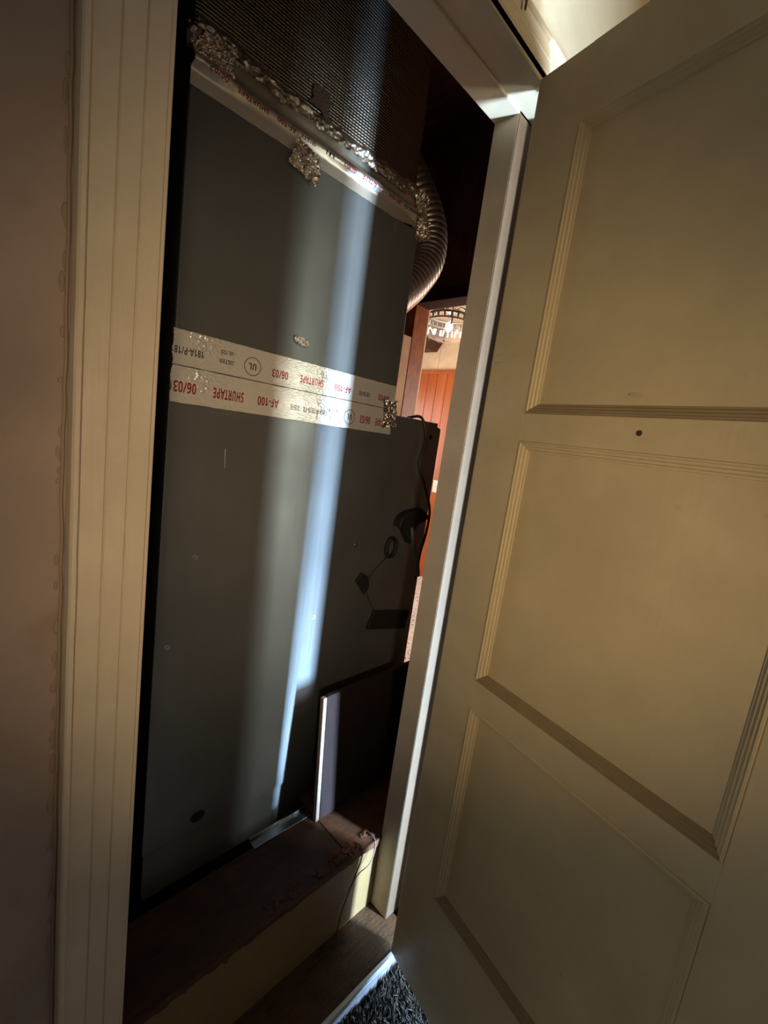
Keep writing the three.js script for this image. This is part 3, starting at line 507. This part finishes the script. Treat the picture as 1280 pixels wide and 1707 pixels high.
{ // glass ceiling lamp
  const c = [2.6, 0.74, -2.12]; const t = thing('ceiling_lamp', 'glass ceiling lamp with a dark ornate metal band', 'lamp', c);
  const lathe = (pts, n = 40) => new THREE.LatheGeometry(pts.map(p => new THREE.Vector2(...p)), n);
  mesh('canopy', lathe([[0, 0.42], [0.075, 0.42], [0.07, 0.395], [0.045, 0.375], [0.02, 0.37], [0, 0.37]]), M.nickel, t);
  mesh('stem', lathe([[0, 0.38], [0.03, 0.38], [0.034, 0.33], [0.026, 0.32], [0.03, 0.26], [0.038, 0.22], [0.03, 0.19], [0, 0.185]]), M.nickel, t);
  // ornate ring: a band with leaves and scrolls
  const ring = [new THREE.TorusGeometry(0.155, 0.009, 8, 48).rotateX(Math.PI / 2).translate(0, 0.165, 0), new THREE.TorusGeometry(0.165, 0.006, 8, 48).rotateX(Math.PI / 2).translate(0, 0.125, 0)];
  for (let i = 0; i < 22; i++) { const a = i / 22 * Math.PI * 2; const l = new THREE.SphereGeometry(0.02, 8, 6); l.scale(0.35, 1.1, 0.5); l.rotateX(0.4); l.translate(0, 0.148, 0.162); l.rotateY(a); ring.push(l); }
  mesh('ornate_band', ring, M.brass, t);
  for (let i = 0; i < 6; i++) { const a = i / 6 * Math.PI * 2 + 0.3; const pts = [[0.03, 0.20], [0.07, 0.225], [0.12, 0.20], [0.15, 0.165], [0.19, 0.13], [0.20, 0.09], [0.175, 0.075], [0.165, 0.10]].map(([r, y]) => [r * Math.cos(a), y, r * Math.sin(a)]); mesh('scroll_arm', tube(pts, 0.0055, 36, 6), M.brass, t); }
  // scalloped glass bowl, hollow
  const bp = [[0.03, 0.0], [0.09, 0.006], [0.14, 0.024], [0.175, 0.055], [0.172, 0.085], [0.165, 0.11]];
  const bg = lathe(bp, 96), p = bg.attributes.position; for (let i = 0; i < p.count; i++) { const a = Math.atan2(p.getZ(i), p.getX(i)), k = 1 + 0.06 * Math.abs(Math.cos(a * 9)); p.setX(i, p.getX(i) * k); p.setZ(i, p.getZ(i) * k); } bg.computeVertexNormals();
  mesh('glass_bowl', bg, M.glass, t);
  for (let i = 0; i < 12; i++) { const a = i / 12 * Math.PI * 2; const g = new THREE.OctahedronGeometry(0.014, 0); g.scale(0.8, 1.7, 0.8); g.translate(0.165 * Math.cos(a), 0.0 + 0.03, 0.165 * Math.sin(a)); mesh('crystal_drop', g, M.glass, t); }
  const bulb = new THREE.SphereGeometry(0.028, 20, 14); bulb.scale(1, 1.25, 1); bulb.translate(0, 0.10, 0);
  mesh('bulb', bulb, std({ color: C(1, 1, 1), emissive: C(1, 0.8, 0.55), emissiveIntensity: 1.0 }), t);
  const l = new THREE.PointLight(C(1.0, 0.90, 0.76), 1.2, 0, 2); l.position.set(0, 0.10, 0); l.castShadow = true; l.shadow.radius = 3; l.name = 'ceiling_lamp_light'; t.add(l);
}
// ------------------------------------------------------------------ hall fittings outside the picture; both lamps and the sidelight are added
{
  const w = sgroup('window_1', 'tall daylit glazed panel with an added sidelight in the hall wall behind the open door', 'window');
  const up = std({ color: C(0.8, 0.85, 0.9), emissive: C(0.50, 0.75, 1.0), emissiveIntensity: 5, roughness: 0.3 }), dn = std({ color: C(0.8, 0.85, 0.9), emissive: C(0.66, 0.82, 1.0), emissiveIntensity: 3, roughness: 0.3 });
  mesh('window_pane', box(1.182, 1.19, -0.30, 0.36, 0.30, 0.62, 0), up, w); mesh('window_pane', box(1.184, 1.192, -1.12, -0.46, 0.30, 0.62, 0), dn, w);
  const sl = std({ color: C(0.8, 0.85, 0.8), emissive: C(0.86, 0.95, 0.86), emissiveIntensity: 2, roughness: 0.3 });  // added sidelight pane, source of the grey streaks on the steel
  mesh('window_pane', box(1.183, 1.19, -0.60, 0.50, -0.04, 0.08, 0), sl, w); mesh('window_frame', [box(1.172, 1.199, -0.64, 0.54, -0.08, -0.04), box(1.172, 1.199, -0.64, 0.54, 0.08, 0.12), box(1.172, 1.199, 0.50, 0.54, -0.08, 0.12), box(1.172, 1.199, -0.64, -0.60, -0.08, 0.12)], M.trim, w);
  mesh('window_frame', [box(1.172, 1.199, -1.16, 0.40, 0.25, 0.30), box(1.172, 1.199, -1.16, 0.40, 0.62, 0.67), box(1.172, 1.199, 0.36, 0.40, 0.25, 0.67), box(1.172, 1.199, -0.46, -0.30, 0.25, 0.67), box(1.16, 1.199, -1.17, -1.12, 0.23, 0.69)], M.trim, w);
}
{
  const t = thing('added_sconce', 'small brass wall sconce with a glass cup added behind the open door', 'lamp', [1.2, 0.575, 0.20]);  // unseen sconce added to light the wall over the door top
  const bp = new THREE.CylinderGeometry(0.045, 0.05, 0.014, 28); bp.rotateZ(Math.PI / 2); bp.translate(-0.008, 0, 0); mesh('back_plate', bp, M.knob, t);
  mesh('arm', tube([[-0.012, 0, 0], [-0.06, -0.03, 0], [-0.10, -0.03, 0], [-0.11, 0.0, 0]], 0.006, 24, 8), M.knob, t);
  mesh('glass_cup', new THREE.LatheGeometry([[0.012, 0.0], [0.04, 0.01], [0.055, 0.04], [0.06, 0.085]].map(p => new THREE.Vector2(...p)), 28).translate(-0.11, 0, 0), M.glass, t);
  mesh('bulb', new THREE.SphereGeometry(0.022, 16, 12).translate(-0.11, 0.045, 0), std({ color: C(1, 1, 1), emissive: C(1, 0.78, 0.5), emissiveIntensity: 6 }), t);
  const l = new THREE.PointLight(C(1.0, 0.80, 0.48), 0.62, 0, 2); l.position.set(-0.11, 0.045, 0); l.castShadow = true; l.name = 'added_sconce_light'; l.shadow.radius = 2; t.add(l);
}
{
  const t = thing('fill_lamp', 'swing-arm fill lamp added on the hall wall facing the closet', 'lamp', [SPOT_POS[0], SPOT_POS[1] - 0.12, 1.3]);  // unseen lamp body added to go with the fill spot
  const bp = new THREE.CylinderGeometry(0.05, 0.05, 0.015, 28); bp.rotateX(Math.PI / 2); bp.translate(0, 0, -0.008); mesh('wall_plate', bp, M.black, t);
  mesh('arm', tube([[0, 0, -0.01], [0.0, 0.10, -0.10], [0, 0.14, -0.18], [0, 0.135, -0.22]], 0.007, 30, 8), M.black, t);
  const sh = new THREE.LatheGeometry([[0.02, 0], [0.045, 0.02], [0.07, 0.09], [0.066, 0.09], [0.042, 0.024], [0.018, 0.004], [0.02, 0]].map(p => new THREE.Vector2(...p)), 36); sh.rotateX(-Math.PI / 2);
  const dir = new THREE.Vector3(...SPOT_AIM).sub(new THREE.Vector3(...SPOT_POS)).normalize(); const q = new THREE.Quaternion().setFromUnitVectors(new THREE.Vector3(0, 0, -1), dir);
  sh.applyQuaternion(q); const off = new THREE.Vector3(0, 0.12, -0.32).addScaledVector(dir, -0.085); sh.translate(off.x, off.y, off.z); mesh('shade', sh, M.black, t);
  const b = new THREE.SphereGeometry(0.022, 18, 12); b.translate(off.x + dir.x * 0.05, off.y + dir.y * 0.05, off.z + dir.z * 0.05); mesh('bulb', b, std({ color: C(1, 1, 1), emissive: C(1, 0.77, 0.5), emissiveIntensity: 6 }), t);
}
// ------------------------------------------------------------------ carpet pile (uncountable)
{
  const r = rng(77), N = 26000; const g = new THREE.ConeGeometry(0.0022, 0.022, 4, 2); { const p = g.attributes.position; for (let i = 0; i < p.count; i++) { const y = p.getY(i) + 0.011; p.setX(i, p.getX(i) + y * y * 14); p.setY(i, y); } g.computeVertexNormals(); }
  const im = new THREE.InstancedMesh(g, M.pile[0], N), m = new THREE.Matrix4(), e = new THREE.Euler(), q = new THREE.Quaternion(), col = new THREE.Color();
  for (let i = 0; i < N; i++) { const x = 0.30 + 0.85 * r(), z = -0.502 + 0.42 * r(); e.set((r() - 0.5) * 1.1, r() * 6.28, (r() - 0.5) * 1.1); q.setFromEuler(e); const s = 0.7 + 0.9 * r(); m.compose(new THREE.Vector3(x, FLOOR - 0.001, z), q, new THREE.Vector3(s, s, s)); im.setMatrixAt(i, m); const k = 0.5 + 0.9 * cl(0.5 + fbm(x * 14, z * 14, 3)) * (0.6 + 0.6 * r()); im.setColorAt(i, col.setRGB(k, k * 0.95, k * 0.9)); }
  im.name = 'carpet_pile'; im.castShadow = im.receiveShadow = true; scene.add(im); tag(im, 'dark grey-brown shag carpet pile below the door sill', 'carpet', null, 'stuff');
}
renderer.render(scene, camera);
